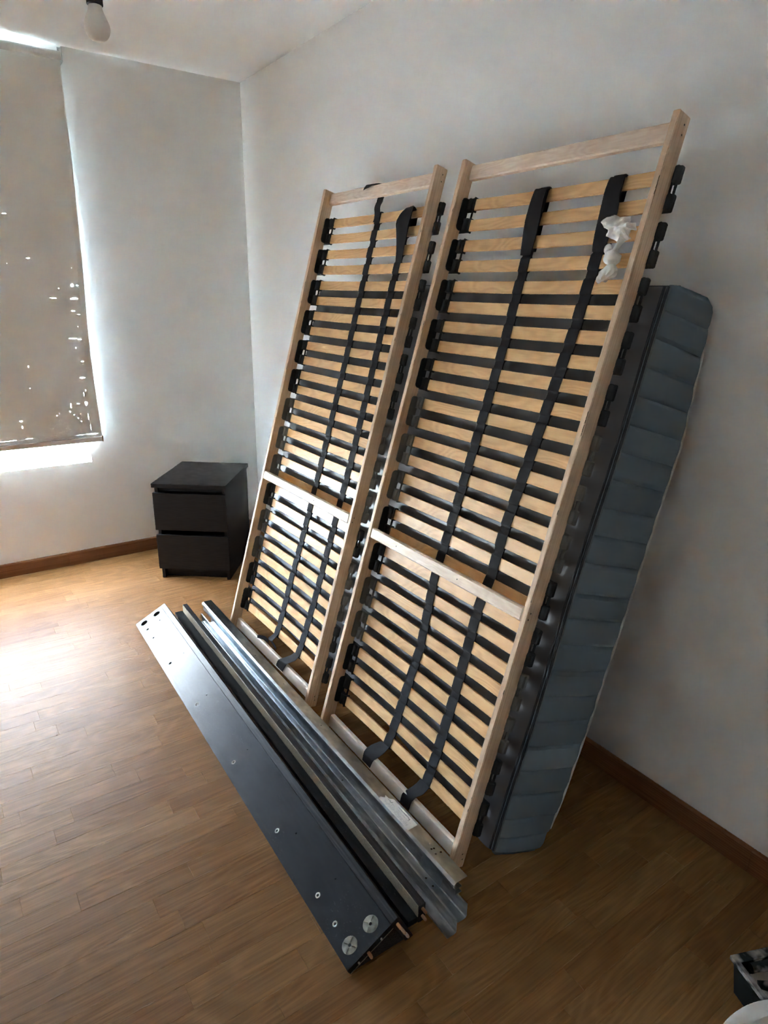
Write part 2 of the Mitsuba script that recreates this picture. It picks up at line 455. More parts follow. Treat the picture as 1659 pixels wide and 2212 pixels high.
def rounded_rect(x0, x1, y0, y1, r):
    return sbox(x0 + r, y0 + r, x1 - r, y1 - r).buffer(r, quad_segs=4)

def holder_mesh():
    """left hand holder; v is measured from the middle of the slat pair"""
    ms = []
    # plate against the inner face of the rail, in the (v, z) plane
    plate = rounded_rect(-.0505, .0505, -.058, -.027, .0125)
    pl = prism(plate, 0.0032)
    pl.apply_transform(np.array([[0, 0, 1, TH + .0003], [1, 0, 0, 0], [0, 1, 0, 0], [0, 0, 0, 1]], float))
    ms.append(pl)
    ms.append(cbox(-.004, TH + .003, -.05, .05, -.0515, -.0486, .001))
    for s in (-1, 1):
        vc = s * 0.0325
        ms.append(cbox(-.015, .0525, vc - .0205, vc + .0205, -.0655, -.0505, .003))          # cap round the slat end
        ms.append(cbox(.0495, .0545, vc - .0228, vc + .0228, -.0675, -.0478, .002))         # flared mouth
        for uc in (.033, -.004):
            ms.append(tube([(uc, vc - .0175, -.0515), (uc, vc - .016, -.0505), (uc, vc + .016, -.0505), (uc, vc + .0175, -.0515)], [.005, .0075, .0075, .005], 12))
        ms.append(cbox(.024, .046, vc - s * .0185 - .0025, vc - s * .0185 + .0025, -.054, -.0455, .001))
    ms.append(cbox(.043, .049, -.014, .014, -.061, -.054, .002))                            # bridge between the caps
    ms.append(cbox(-.010, -.004, -.014, .014, -.061, -.054, .002))
    return cat(*ms)
HOLD_L = holder_mesh()
HOLD_R = HOLD_L.copy()
HOLD_R.apply_transform(np.array([[-1, 0, 0, W], [0, 1, 0, 0], [0, 0, 1, 0], [0, 0, 0, 1]], float)); HOLD_R.invert()

SLAT_PLY = []
for k in range(6):
    m, uv = slat_variant((1.3 * k, .21 * k))
    SLAT_PLY.append(mikit.ply(m, f'slat_veneer_{k % 3}', uv=uv))
HOLD_PLY = {(s, c): mikit.ply(m, f'holder_{c}', smooth=35) for s, m in (('l', HOLD_L), ('r', HOLD_R)) for c in ('black', 'grey')}
VS = [1.875 - 0.0651 * i for i in range(18)] + [0.699 - 0.064 * i for i in range(10)]

def rail_mesh(u0, seed):
    m = cbox(u0, u0 + TH, 0, L, -D, 0, .0022)
    r = random.Random(seed)
    return uvbox(m, 1, (r.uniform(0, 5), r.uniform(0, 1)))

def ribbon(L_, R_, th=.0014, sub=4):
    """ribbon between two polylines (lists of local points), with thickness"""
    A, B = np.asarray(L_, float), np.asarray(R_, float)
    if sub > 1 and len(A) > 2:
        from scipy.interpolate import PchipInterpolator
        s = np.arange(len(A)); t = np.linspace(0, len(A) - 1, (len(A) - 1) * sub + 1)
        A, B = PchipInterpolator(s, A)(t), PchipInterpolator(s, B)(t)
    d = np.gradient((A + B) / 2, axis=0)
    n = np.cross(B - A, d); n /= np.linalg.norm(n, axis=1, keepdims=True) + 1e-12
    h = n * th / 2
    P = np.stack([A + h, B + h, B - h, A - h], 1)
    N = len(P); v = P.reshape(-1, 3); f = []
    for i in range(N - 1):
        for j in range(4):
            k = (j + 1) % 4
            q = [4 * i + j, 4 * i + k, 4 * i + 4 + k, 4 * i + 4 + j]
            f += [[q[0], q[1], q[2]], [q[0], q[2], q[3]]]
    f += [[0, 2, 1], [0, 3, 2], [4 * N - 4, 4 * N - 3, 4 * N - 2], [4 * N - 4, 4 * N - 2, 4 * N - 1]]
    m = trimesh.Trimesh(v, f, process=False)
    m.fix_normals()
    return m

def slat_front(u):
    return -0.0515 - 0.010 * (1 - ((u - W / 2) / (W / 2)) ** 2)

def strap_run(ucurve, width):
    """looped webbing: a front and a back tape joined between the slats"""
    fl, fr_, bl_, br_ = [], [], [], []
    uc = lambda v: float(np.interp(v, [p[0] for p in ucurve], [p[1] for p in ucurve]))
    for i, v in enumerate(VS):
        for dv, kind in ((.0235, 0), (.0175, 1), (-.0175, 1), (-.0235, 0)):
            vv = v + dv
            u = uc(vv); zf = slat_front(u)
            w = width * (1.0 if kind else .93)
            if kind:
                zF, zB = zf + .0022, zf - .0075 - .0022
            else:
                zF, zB = zf - .0015, zf - .0045
            fl.append((u - w / 2, vv, zF)); fr_.append((u + w / 2, vv, zF))
            bl_.append((u - w / 2, vv, zB)); br_.append((u + w / 2, vv, zB))
    return cat(ribbon(fl, fr_, .0016, 2), ribbon(bl_, br_, .0016, 2))

def make_base(label, M, seed, strap1, strap2, loops, grey):
    key = thing('slatted_bed_base', label, 'slatted bed base', 'slatted bed bases leaning on the mattress')
    X = tw(M)
    for i, u0 in enumerate((0, W - TH)):
        m, uv = rail_mesh(u0, seed + i)
        rk = put('side_rail', m, 'rail_ply', key, X, uv=uv)
        uo = u0 if i == 0 else u0 + TH
        for vv, zz in ((1.955, -.032), (1.977, -.031), (.028, -.035), (.045, -.03), (.745, -.008), (.762, -.011)):
            put('peg_end', cyl((uo - .0006, vv, zz), (uo + .0006, vv, zz), .0021, 10), 'knot_dark', rk, X)
        rc, chips = random.Random(seed * 7 + i), []
        for _ in range(9 if label.endswith('camera') else 5):
            v_, l_ = rc.uniform(.15, 1.85), rc.choice([.005, .008, .012, .03])
            chips.append(cbox(u0 + TH - .0032, u0 + TH - .0016, v_, v_ + l_, -.0012, .00015, .0004))
        put('edge_chip', cat(*chips), 'knot_dark', rk, X, kind='stuff')
    u0, u1 = TH + .0004, W - TH - .0004
    for nm, v0, v1, z0, z1, mt in (('crossbar', 1.9455, 1.991, -D + .0004, -D + .0205, 'bar_birch'), ('crossbar', .009, .0545, -D + .0004, -D + .0205, 'pale_birch')):
        m, uv = uvbox(cbox(u0, u1, v0, v1, z0, z1, .004), 0, (seed * .7, v0))
        put(nm, m, mt, key, X, uv=uv)
    m, uv = uvbox(cbox(u0, u1, VM, VM + BM, -.0200, -.0004, .004), 0, (seed * .9, .4))
    mb = put('crossbar', m, 'bar_birch', key, X, uv=uv)
    for f in (.22, .66):
        put('peg_end', cyl((u0 + .7 * f, VM + BM * .5, -.0008), (u0 + .7 * f, VM + BM * .5, .0001), .0019, 10), 'knot_dark', mb, X)
    r = random.Random(seed)
    for v in VS:
        put('slat', SLAT_PLY[r.randrange(6)], None, key, tw(M @ mat(np.eye(3), [0, v, 0])))
    for i in range(14):
        vc = (VS[2 * i] + VS[2 * i + 1]) / 2
        c = 'grey' if i in grey else 'black'
        for s in 'lr':
            put('slat_holder', HOLD_PLY[(s, c)], None, key, tw(M @ mat(np.eye(3), [0, vc, 0])))
    for run, width, extra in ((strap1, .037, loops[0]), (strap2, .037, loops[1])):
        ms = [strap_run(run, width)] + [ribbon(*e) for e in extra]
        put('strap', cat(*ms), 'strap_fabric', key, X, smooth=50)
    return key, X

U1, V1, N1 = np.array([.009, -1, 0]), np.array([.2714, .0024, .9625]), -np.array([.9624, .0086, -.2714])
U2, V2, N2 = np.array([-.0087, -1, 0]), np.array([.2777, -.0024, .9607]), -np.array([.9606, -.0084, -.2778])
def rolled(U, V, rl):
    return math.cos(rl) * U + math.sin(rl) * V, -math.sin(rl) * U + math.cos(rl) * V
O1, O2 = np.array([-.7053, -1.2068, .0131]), np.array([-.7100, -2.0864, .0134])
M1 = mat([*rolled(U1, V1, -.0005), N1], O1)
M2 = mat([*rolled(U2, V2, .003), N2], O2)

def P3(*pts): return [np.array(p, float) for p in pts]
# far base: left strap runs behind the top bar and peeks over it; right strap ends in a twisted loop
z1 = slat_front(.37) + .004
loop_a = (P3((.352, 1.86, z1), (.362, 1.885, z1 + .006), (.357, 1.91, -.046), (.358, 1.938, -.050), (.345, 1.97, -.053), (.325, 1.996, -.046), (.300, 1.993, -.024), (.288, 1.974, -.021)),
          P3((.393, 1.86, z1), (.398, 1.885, z1 + .006), (.396, 1.91, -.046), (.400, 1.938, -.050), (.390, 1.97, -.053), (.380, 1.996, -.046), (.372, 1.991, -.024), (.340, 1.985, -.021)))
loop_b = (P3((.569, 1.70, -.0565), (.570, 1.74, -.047), (.563, 1.79, -.037), (.552, 1.835, -.030), (.563, 1.860, -.030), (.585, 1.885, -.036)),
          P3((.607, 1.70, -.0565), (.615, 1.74, -.047), (.626, 1.79, -.037), (.631, 1.830, -.030), (.634, 1.865, -.030), (.628, 1.890, -.036)))
loop_b2 = (P3((.585, 1.884, -.036), (.578, 1.87, -.070), (.572, 1.80, -.078)), P3((.628, 1.889, -.036), (.618, 1.87, -.070), (.610, 1.80, -.078)))
low_a = (P3((.322, .108, -.054), (.316, .095, -.049), (.312, .086, -.040), (.318, .080, -.036)), P3((.357, .118, -.054), (.356, .106, -.049), (.354, .094, -.040), (.358, .088, -.036)))
low_a2 = (P3((.318, .080, -.036), (.300, .088, -.024), (.272, .080, -.006)), P3((.335, .066, -.036), (.306, .072, -.024), (.275, .068, -.006)))
low_a3 = (P3((.330, .082, -.037), (.345, .066, -.050), (.352, .055, -.056)), P3((.358, .088, -.037), (.372, .070, -.050), (.372, .055, -.056)))
low_b = (P3((.517, .112, -.055), (.503, .092, -.046), (.478, .070, -.034), (.452, .046, -.0255), (.446, .020, -.0255)), P3((.553, .112, -.055), (.549, .092, -.046), (.535, .076, -.034), (.522, .060, -.0255), (.505, .020, -.0255)))
B1, X1 = make_base('slatted wooden bed base nearer the window, leaning beside the black chest', M1, 3,
    [(.1, .337), (.2, .347), (.35, .352), (.66, .371), (.95, .378), (1.3, .381), (1.8, .375), (2, .375)], [(.1, .536), (.2, .552), (.37, .566), (.7, .579), (.97, .589), (1.3, .587), (1.7, .581), (2, .58)],
    ([loop_a, low_a, low_a2, low_a3], [loop_b, loop_b2, low_b]), (6, 7, 8, 10, 11))
# near base: wide doubled loops over the first slats, tails round the bottom bar
def wide_loop(uc, lean):
    a = [(uc - .020, 1.705, -.0565), (uc - .022, 1.74, -.050), (uc - .025 - lean, 1.80, -.043), (uc - .022, 1.85, -.040), (uc - .020, 1.8875, -.044), (uc - .019, 1.893, -.058), (uc - .019, 1.87, -.074), (uc - .019, 1.72, -.074)]
    b = [(uc + .019, 1.705, -.0565), (uc + .026, 1.74, -.050), (uc + .031 - lean, 1.80, -.043), (uc + .026, 1.85, -.040), (uc + .025, 1.8855, -.044), (uc + .022, 1.890, -.058), (uc + .019, 1.87, -.074), (uc + .019, 1.72, -.074)]
    return (P3(*a), P3(*b))
low_c = (P3((.294, .108, -.054), (.278, .092, -.045), (.264, .074, -.036), (.255, .048, -.0255), (.257, .018, -.0255)), P3((.336, .110, -.054), (.332, .090, -.045), (.320, .066, -.036), (.310, .046, -.0255), (.304, .018, -.0255)))
low_d = (P3((.510, .112, -.054), (.500, .082, -.043), (.484, .056, -.033), (.478, .038, -.0255), (.478, .014, -.0255)), P3((.553, .110, -.054), (.548, .086, -.043), (.532, .064, -.033), (.526, .044, -.0255), (.524, .014, -.0255)))
B2, X2 = make_base('slatted wooden bed base with a knotted white bag, nearer the camera', M2, 8,
    [(.1, .317), (.2, .329), (.47, .347), (.7, .324), (.92, .334), (1.3, .345), (1.45, .347), (1.71, .338), (2, .338)], [(.1, .531), (.2, .539), (.41, .544), (.7, .538), (.78, .551), (.94, .551), (1.22, .573), (1.51, .593), (1.7, .595), (2, .595)],
    ([wide_loop(.338, .0), low_c], [wide_loop(.597, -.004), low_d]), (5, 6, 7, 10, 11))

# ------------------------------------------------------------------ knotted bag tied at the near base
XG = tw(M2 @ mat(np.eye(3), [0, 0, .013]))
def bumpy(m, amp, freq, seed):
    v = np.array(m.vertices)
    n = np.array(m.vertex_normals)
    d = meshkit.fbm(v * freq + seed, 3, seed) - .5
    m.vertices = v + n * (amp * d)[:, None]
    return m
def blob(c, r, amp, freq, seed, sub=3):
    m = trimesh.creation.icosphere(sub, 1.0)
    m.apply_scale(r)
    m = bumpy(m, amp, freq, seed)
    m.apply_translation(c)
    return m
def crumpled_sheet(outline, z0, seed):
    pg = Polygon(outline).buffer(.003).buffer(-.003)
    x0, y0, x1, y1 = pg.bounds
    c = np.array(pg.centroid.coords[0])
    rings, n = 9, 72
    bd = np.array([pg.exterior.interpolate(k / n, normalized=True).coords[0] for k in range(n)])
    tops, bots = [], []
    for i in range(rings + 1):
        t = i / rings
        q = c + (bd - c) * t
        h = .010 * (1 - t ** 3) + .0012
        w = meshkit.fbm(np.c_[q * 85, np.full(n, seed)], 3, seed) - .5
        tops.append(np.c_[q, z0 + h + .021 * w * (.4 + .6 * t)])
        bots.append(np.c_[q, z0 - .4 * h + .021 * w * (.4 + .6 * t)])
    V = np.vstack(tops + bots)
    F = []
    R_ = (rings + 1) * n
    for i in range(rings):
        for k in range(n):
            k2 = (k + 1) % n
            q = [i * n + k, (i + 1) * n + k, (i + 1) * n + k2, i * n + k2]
            F += [[q[0], q[1], q[2]], [q[0], q[2], q[3]]]
            q = [R_ + j for j in q]
            F += [[q[0], q[2], q[1]], [q[0], q[3], q[2]]]
    for k in range(n):
        k2 = (k + 1) % n
        q = [rings * n + k, R_ + rings * n + k, R_ + rings * n + k2, rings * n + k2]
        F += [[q[0], q[1], q[2]], [q[0], q[2], q[3]]]
    return trimesh.Trimesh(V, F, process=False)
bag = thing('plastic_bag', 'white thin plastic bag knotted onto the near bed base by its right rail', 'plastic bag')
ol = [(.603, 1.768), (.622, 1.778), (.644, 1.782), (.664, 1.774), (.690, 1.776), (.692, 1.760), (.714, 1.757), (.716, 1.741), (.700, 1.742), (.702, 1.728), (.712, 1.720), (.694, 1.716), (.676, 1.712), (.660, 1.721), (.632, 1.731), (.640, 1.744), (.616, 1.754)]
put('flap', crumpled_sheet(ol, -.040, 4), 'bag_plastic', bag, XG, smooth=35)
nk = [(.690, 1.722, -.034), (.684, 1.710, -.034), (.678, 1.698, -.036), (.672, 1.688, -.038)]
put('neck', bumpy(tube(nk, [.010, .0065, .0065, .009], 14), .004, 160, 2), 'bag_plastic', bag, XG, smooth=60)
put('knot', cat(blob((.652, 1.698, -.036), (.0085, .012, .007), .006, 90, 1), blob((.670, 1.676, -.040), (.0245, .0185, .018), .012, 70, 3)), 'bag_plastic', bag, XG, smooth=60)
# fan-shaped tail with pleats
n, rings = 60, 10
Vt, Ft = [], []
for i in range(rings + 1):
    t = i / rings
    for k in range(n):
        an = 2 * math.pi * k / n
        cx, cy = .673 - .006 * t, 1.661 - .034 * t
        wx = .010 + .015 * math.sin(min(1, t * 1.15) * 1.7) * (1 if t < .8 else 1 - 1.6 * (t - .8))
        wz = .008 + .007 * t * (1 - .5 * t)
        pl = 1 + .20 * math.sin(an * 11 + 2 * t) * t
        Vt.append((cx + wx * pl * math.cos(an), cy + .010 * t * math.cos(an) + .004 * math.cos(5 * an) * t, -.042 + wz * pl * math.sin(an)))
for i in range(rings):
    for k in range(n):
        k2 = (k + 1) % n
        q = [i * n + k, (i + 1) * n + k, (i + 1) * n + k2, i * n + k2]
        Ft += [[q[0], q[1], q[2]], [q[0], q[2], q[3]]]
ce = len(Vt); Vt.append((.664, 1.622, -.042)); Vt.append((.673, 1.663, -.042))
for k in range(n):
    Ft.append([rings * n + k, ce, rings * n + (k + 1) % n]); Ft.append([(k + 1) % n, ce + 1, k])
mt_ = trimesh.Trimesh(Vt, Ft, process=False); mt_.fix_normals()
put('tail', mt_, 'bag_plastic', bag, XG, smooth=60)

# ------------------------------------------------------------------ mattress standing behind the bases
mk = thing('mattress', 'grey mattress standing on its side between the bed bases and the wall', 'mattress')
VA, WA = np.array([.2777, 0, .9607]), np.array([.9606, 0, -.2778])
OM = np.array([-.710, 0, .0134])
def mpt(y, v, w):
    p = OM + np.multiply.outer(v, VA) + np.multiply.outer(w, WA)
    p[..., 1] = y
    return p
WF = .0895
vb = np.array([.060, .10, .208, .45, .82, 1.10, 1.284, 1.451, 1.55])
wbk = np.array([.268, .284, .303, .314, .316, .314, .318, .288, .274])
def back_w(v): return np.interp(v, vb, wbk)
def profile():
    pts = [(.068, WF + .004), (.060, WF + .010)]
    pts = []
    for v in np.linspace(.075, 1.615, 60): pts.append((v, WF))                     # front, upwards
    for t in np.linspace(.15, 1, 6): pts.append((1.615 + .018 * math.sin(t * math.pi / 2), WF + .018 * (1 - math.cos(t * math.pi / 2))))
    for w in np.linspace(.13, .215, 6): pts.append((1.635, w))
    for t in np.linspace(0, 1, 8): pts.append((1.575 + .060 * math.cos(t * math.pi / 2), .215 + .056 * math.sin(t * math.pi / 2)))
    for v in np.linspace(1.55, .10, 50): pts.append((v, float(back_w(v))))          # back, downwards
    for t in np.linspace(.1, 1, 5): pts.append((.10 - .042 * math.sin(t * math.pi / 2), .283 - .022 * (1 - math.cos(t * math.pi / 2))))
    for w in np.linspace(.24, .12, 5): pts.append((.057, w))
    for t in np.linspace(0, .9, 5): pts.append((.075 - .018 * math.cos(t * math.pi / 2), WF + .018 * (1 - math.sin(t * math.pi / 2))))
    return np.array(pts)
PR = profile()
ylist = np.linspace(-1.165, -2.886, 70)
def vbottom(y):   # height that the lower edge is lifted by, along the wall
    return np.interp(-y, [1.165, 1.22, 1.50, 2.30, 2.52, 2.72, 2.84, 2.90], [.05, .062, .082, .082, .055, .018, 0, 0])
secs = []
for y in ylist:
    b = vbottom(y)
    v = PR[:, 0] + b * np.clip((.9 - PR[:, 0]) / .85, 0, 1)
    w = PR[:, 1].copy()
    fr_ = PR[:, 1] < WF + .03
    dent = .006 * meshkit.fbm(np.c_[np.full(len(v), y * 7), v * 6, np.zeros(len(v))], 3, 2) * np.where(fr_, 1, 0)
    w = w + dent
    # round the two ends of the front edge
    e = max(0, 1 - (ylist[0] - y) / .02, 1 - (y - ylist[-1]) / .012)
    w = np.where(fr_, w + .012 * e * e, w)
    secs.append(mpt(y, v, w))
secs = np.array(secs)
ny, npf = secs.shape[:2]
F = []
for i in range(ny - 1):
    for j in range(npf):
        k = (j + 1) % npf
        q = [i * npf + j, i * npf + k, (i + 1) * npf + k, (i + 1) * npf + j]
        F += [[q[0], q[1], q[2]], [q[0], q[2], q[3]]]
V = secs.reshape(-1, 3)
c0, c1 = len(V), len(V) + 1
V = np.vstack([V, secs[0].mean(0), secs[-1].mean(0)])
for j in range(npf):
    k = (j + 1) % npf
    F += [[c0, k, j], [c1, (ny - 1) * npf + j, (ny - 1) * npf + k]]
body = trimesh.Trimesh(V, F, process=False); body.fix_normals()
put('underside_cover', body, 'mattress_underside', mk, smooth=45)
# quilted side, bulging towards the camera between the stitch lines
QV = [1.574 + .071 * k for k in range(0, 1)] + [1.505, 1.434, 1.363, 1.29, 1.219, 1.148, 1.074, 1.0, .925, .838, .77, .695, .62, .545, .47, .395, .32, .245, .17, .11, .06]
vv = np.array(sorted(set(np.round(np.concatenate([np.linspace(1.636, .058, 130)] + [q + np.array([-.012, -.007, -.0035, -.0012, 0, .0012, .0035, .007, .012]) for q in QV]), 5)) - {0}, reverse=True))
vv = vv[(vv <= 1.636) & (vv >= .058)]
ss = np.linspace(0, 1, 14)
G = np.zeros((len(vv), len(ss), 3))
def side_back(v):
    if v > 1.575:
        return .215 + .056 * math.sin(math.acos(min(1, (v - 1.575) / .060)))
    if v < .10:
        return float(np.interp(v, [.057, .075, .10], [.255, .278, .283]))
    return float(back_w(v))
for i, v in enumerate(vv):
    wb = side_back(v) + .001
    wf = WF + (.014 if v > 1.60 else .004) + (.012 * max(0, (.075 - v) / .018) if v < .075 else 0) 
    dist = min(abs(v - q) for q in QV)
    seam = abs(v - .838) < .004
    bulge = .010 * min(1, dist / .009) ** .6 + .005 * min(1, dist / .034) - (.004 if seam else 0)
    for j, s in enumerate(ss):
        w = wf + (wb - wf) * s
        edge_ = min(1, 10 * s + .1) * min(1, 8 * (1 - s) + .15)
        n_ = float(meshkit.noise(np.array([v * 40, s * 8, 1.0]), 5)) - .5
        y = -2.889 - .028 * s - (bulge + .0035 * n_) * edge_
        if s == 1: y = -2.914
        G[i, j] = mpt(y, v, w)
nv, nsd = G.shape[:2]
F = []
for i in range(nv - 1):
    for j in range(nsd - 1):
        q = [i * nsd + j, (i + 1) * nsd + j, (i + 1) * nsd + j + 1, i * nsd + j + 1]
        F += [[q[0], q[1], q[2]], [q[0], q[2], q[3]]]
# close it against the body: rim back to y = -2.884
rim = [(i, 0) for i in range(nv)] + [(nv - 1, j) for j in range(1, nsd)] + [(i, nsd - 1) for i in range(nv - 2, -1, -1)] + [(0, j) for j in range(nsd - 2, 0, -1)]
V = G.reshape(-1, 3)
base = len(V)
back = np.array([G[i, j] for i, j in rim]); back[:, 1] = -2.880
V = np.vstack([V, back])
for a_ in range(len(rim)):
    b_ = (a_ + 1) % len(rim)
    ia, ib = rim[a_][0] * nsd + rim[a_][1], rim[b_][0] * nsd + rim[b_][1]
    F += [[ia, base + a_, base + b_], [ia, base + b_, ib]]
side = trimesh.Trimesh(V, F, process=False)
if side.face_normals[:1000][:, 1].mean() > 0: side.invert()
put('side_panel', side, 'mattress_knit', mk, smooth=50)
zv = np.linspace(.075, 1.628, 50)
wob = .0022 * np.sin(zv * 9)
for dy, dw, r, mt in ((-.0015, .001, .0036, 'zip_tape'), (.008, -.0015, .0032, 'zip_tape'), (-.004, .0045, .0030, 'piping_grey')):
    put('zip_piping' if mt == 'piping_grey' else 'zipper', tube(mpt(-2.889 + dy + wob, zv, WF + dw + 0 * zv), r, 8), mt, mk, smooth=True)
put('top_binding', tube(np.array([mpt(y, 1.636, WF + .03) for y in np.linspace(-1.17, -2.9, 12)]), .0035, 8), 'zip_tape', mk, smooth=True)
pv = np.linspace(.12, 1.52, 40)
put('back_piping', tube(mpt(-2.916 + 0 * pv, pv, back_w(pv) + .0035), .0032, 8), 'mattress_white', mk, smooth=True)

# ------------------------------------------------------------------ dark side rails of the bed frame, on the floor
def rail_frame(far, near, ang):
    S = np.array(far) - np.array(near); Ln = np.linalg.norm(S); S = S / Ln
    C0 = np.array([S[1], -S[0], 0])
    C = math.cos(ang) * C0 + math.sin(ang) * np.array([0, 0, 1])
    return C, S, np.cross(C, S), Ln
# rail A: L section standing on its two edges like a low roof
C, S, N, LA = rail_frame((-1.0685, -.962, .020), (-1.1005, -2.928, .020), math.radians(28))
MA = mat([C, S, N], [-1.1005, -2.928, .020]); XA = tw(MA)
ra = thing('bed_side_rail', 'tilted dark bed side rail with drilled holes, leftmost on the floor', 'bed rail')
LEN = 1.962
panel = sbox(0, 0, .1375, LEN)
FAR = [(.104, 1.924, .0165), (.036, 1.924, .0165)]
SM = [(.034, 1.857, .0065), (.035, 1.764, .005), (.100, 1.857, .004), (.102, 1.763, .0028), (.103, 1.511, .0028), (.037, 1.513, .0065), (.085, 1.18, .0025), (.095, .80, .0028), (.075, .40, .0028), (.093, .20, .0025)]
for x, y, r in FAR + SM:
    panel = panel.difference(affinity.translate(Polygon([(r * math.cos(t), r * math.sin(t)) for t in np.linspace(0, 2 * math.pi, 17)[:-1]]), x, y))
m = prism(panel, .017); m.apply_translation((0, 0, -.017))
m, uv = uvbox(m, 1)
pk = put('panel', m, 'dark_foil', ra, XA, uv=uv)
m, uv = uvbox(cbox(-.0004, .1372, .0004, LEN - .0004, -.021, -.0155, .0006), 1)
put('backing', m, 'raw_board', ra, XA, label='raw board underneath the dark foil')
m, uv = uvbox(cbox(.1382, .161, 0, LEN, -.106, .0002, .0012), 1)
put('ledge', m, 'dark_grain', ra, XA)
m = prism(Polygon([(.012, -.0215), (.1378, -.0215), (.1378, -.088)]), .02)
m.apply_transform(np.array([[1, 0, 0, 0], [0, 0, 1, .001], [0, 1, 0, 0], [0, 0, 0, 1]], float)); m.invert()
put('end_block', m, 'dark_grain', ra, XA)
def sleeve(x, y, r):
    return lathe([(.0, -.004), (r * .45, -.004), (r * .5, .0004), (r * .8, .0016), (r, .0004), (r, -.004)], 18, (x, y, 0))
for x, y in ((.038, 1.172), (.037, .797), (.036, .455), (.035, .203), (.033, .109)):
    put('screw', sleeve(x, y, .0075), 'screw_steel', ra, XA, smooth=40)
for x, y in ((.101, .040), (.035, .041)):
    disc = lathe([(0, -.004), (.0035, -.004), (.004, .0006), (.019, .0006), (.0205, 0), (.0205, -.004), (0, -.004)], 32, (x, y, 0))
    arms = []
    for q in range(4):
        b_ = cbox(.006, .0185, -.0012, .0012, .0004, .0022, .0005)
        b_.apply_transform(trimesh.transformations.rotation_matrix(q * math.pi / 2 + .5, (0, 0, 1))); b_.apply_translation((x, y, 0)); arms.append(b_)
    put('cam_lock', cat(disc, *arms), 'cam_zinc', ra, XA, smooth=40)
def dowel(c, z, r=.0042, l=.017):
    pr = [(0, -l), (r * .7, -l), (r, -l + .0025), (r, .008), (0, .008)]
    d_ = lathe(pr, 14)
    d_.apply_transform(np.array([[1, 0, 0, c], [0, 0, 1, 0], [0, -1, 0, z], [0, 0, 0, 1]], float))
    return d_
for c_, z_ in ((.150, -.018), (.150, -.045), (.060, -.011)):
    put('dowel', dowel(c_, z_), 'dowel_wood', ra, XA, smooth=40)
for c_, z_ in ((.101, -.010), (.030, -.010)):
    put('bolt_end', dowel(c_, z_, .0028, .004), 'screw_steel', ra, XA, smooth=40)
put('bolt_end', dowel(.150, -.075, .004, .012), 'screw_steel', ra, XA, smooth=40)
# dashed saw mark along the outer edge
marks = []
rm = random.Random(2)
y = .35
while y < 1.93:
    l = rm.uniform(.004, .02)
    if rm.random() < .75:
        x = .0145 + rm.uniform(-.0012, .0012)
        marks.append(cbox(x, x + .0013, y, y + l, -.0006, .0003, .0002))
    y += l + rm.uniform(.002, .012)
put('wear_mark', cat(*marks), 'hole_dark', ra, XA, kind='stuff')

# rail B: lies flat, its thick lip with an uncoated face stands up
rbk = thing('bed_side_rail', 'flat dark bed side rail with a beige uncoated edge strip, beside the metal beams', 'bed rail')
far, near = np.array([-.8378, -.952, 0]), np.array([-.8785, -2.911, 0])
S = far - near; LB = np.linalg.norm(S); S /= LB
C = np.array([S[1], -S[0], 0])
MB_ = mat([C, S, np.array([0, 0, 1.0])], near); XB = tw(MB_)
m, uv = uvbox(prism(Polygon([(-.029, .004), (-.0005, .004), (-.0005, LB + .012), (-.036, LB + .012)]), .018), 1)
put('panel', m, 'dark_foil', rbk, XB, uv=uv)
put('lip', cbox(.0008, .0225, 0, LB, .0, .0565, .0012), 'dark_grain', rbk, XB)
put('uncoated_strip', cbox(-.0004, .0010, .002, LB - .002, .0185, .0560, .0003), 'raw_board', rbk, XB, label='beige uncoated board edge')
for c_, z_ in ((.012, .044), (.012, .020)):
    d_ = dowel(c_, z_); put('dowel', d_, 'dowel_wood', rbk, XB, smooth=40)

# ------------------------------------------------------------------ galvanised metal
def channel(name, label, near, far, prof, th=.0013):
    key = thing(name, label, 'metal beam')
    near, far = np.array(near, float), np.array(far, float)
    S = far - near; Lc = np.linalg.norm(S); S /= Lc
    C = np.array([S[1], -S[0], 0]); C /= np.linalg.norm(C)
    N = np.cross(C, S)
    X = tw(mat([C, S, N], near))
    from shapely.geometry import LineString
    return key, X, Lc, lambda pts, l0, l1, t=th: _sheet(LineString(pts).buffer(t / 2, cap_style='flat', join_style='round', quad_segs=3), l0, l1)
def _sheet(poly, l0, l1):
    m = prism(poly, l1 - l0)     # (c, n, along)
    m.apply_transform(np.array([[1, 0, 0, 0], [0, 0, 1, l0], [0, 1, 0, 0], [0, 0, 0, 1]], float)); m.invert()
    return m
# the wide centre beam
key, X, Lc, sh = channel('metal_beam', 'wide galvanised centre beam carrying a paper label, in front of the bed bases', (-.7826, -2.931, 0), (-.7708, -1.0414, 0), None)
put('shell', sh([(.0465, .0885), (.0095, .0885), (.0085, .0885), (.0012, .0835), (.0007, .079), (.0007, .0755), (.0065, .070), (.0065, .0475), (.030, .0475)], 0, Lc, .0016), 'zinc', key, X, smooth=30)
put('inner_beam', sh([(.044, .0775), (.044, .0815), (.012, .0815), (.0105, .0565), (.035, .0565)], .006, Lc * .55, .0014), 'zinc', key, X, smooth=30)
put('bent_tab', _sheet(Polygon([(-.012, .048), (-.010, .048), (.004, .078), (.002, .078)]), .04, .13), 'zinc', key, X)
hl = []
for c_, s_ in ((.0285, .117), (.0215, .119), (.0365, .097), (.0215, .100)):
    hl.append(lathe([(0, 0), (.0029, 0), (.0029, .0004), (0, .0004)], 12, (c_, s_, .0891)))
for h_ in hl: put('hole', h_, 'hole_dark', key, X)
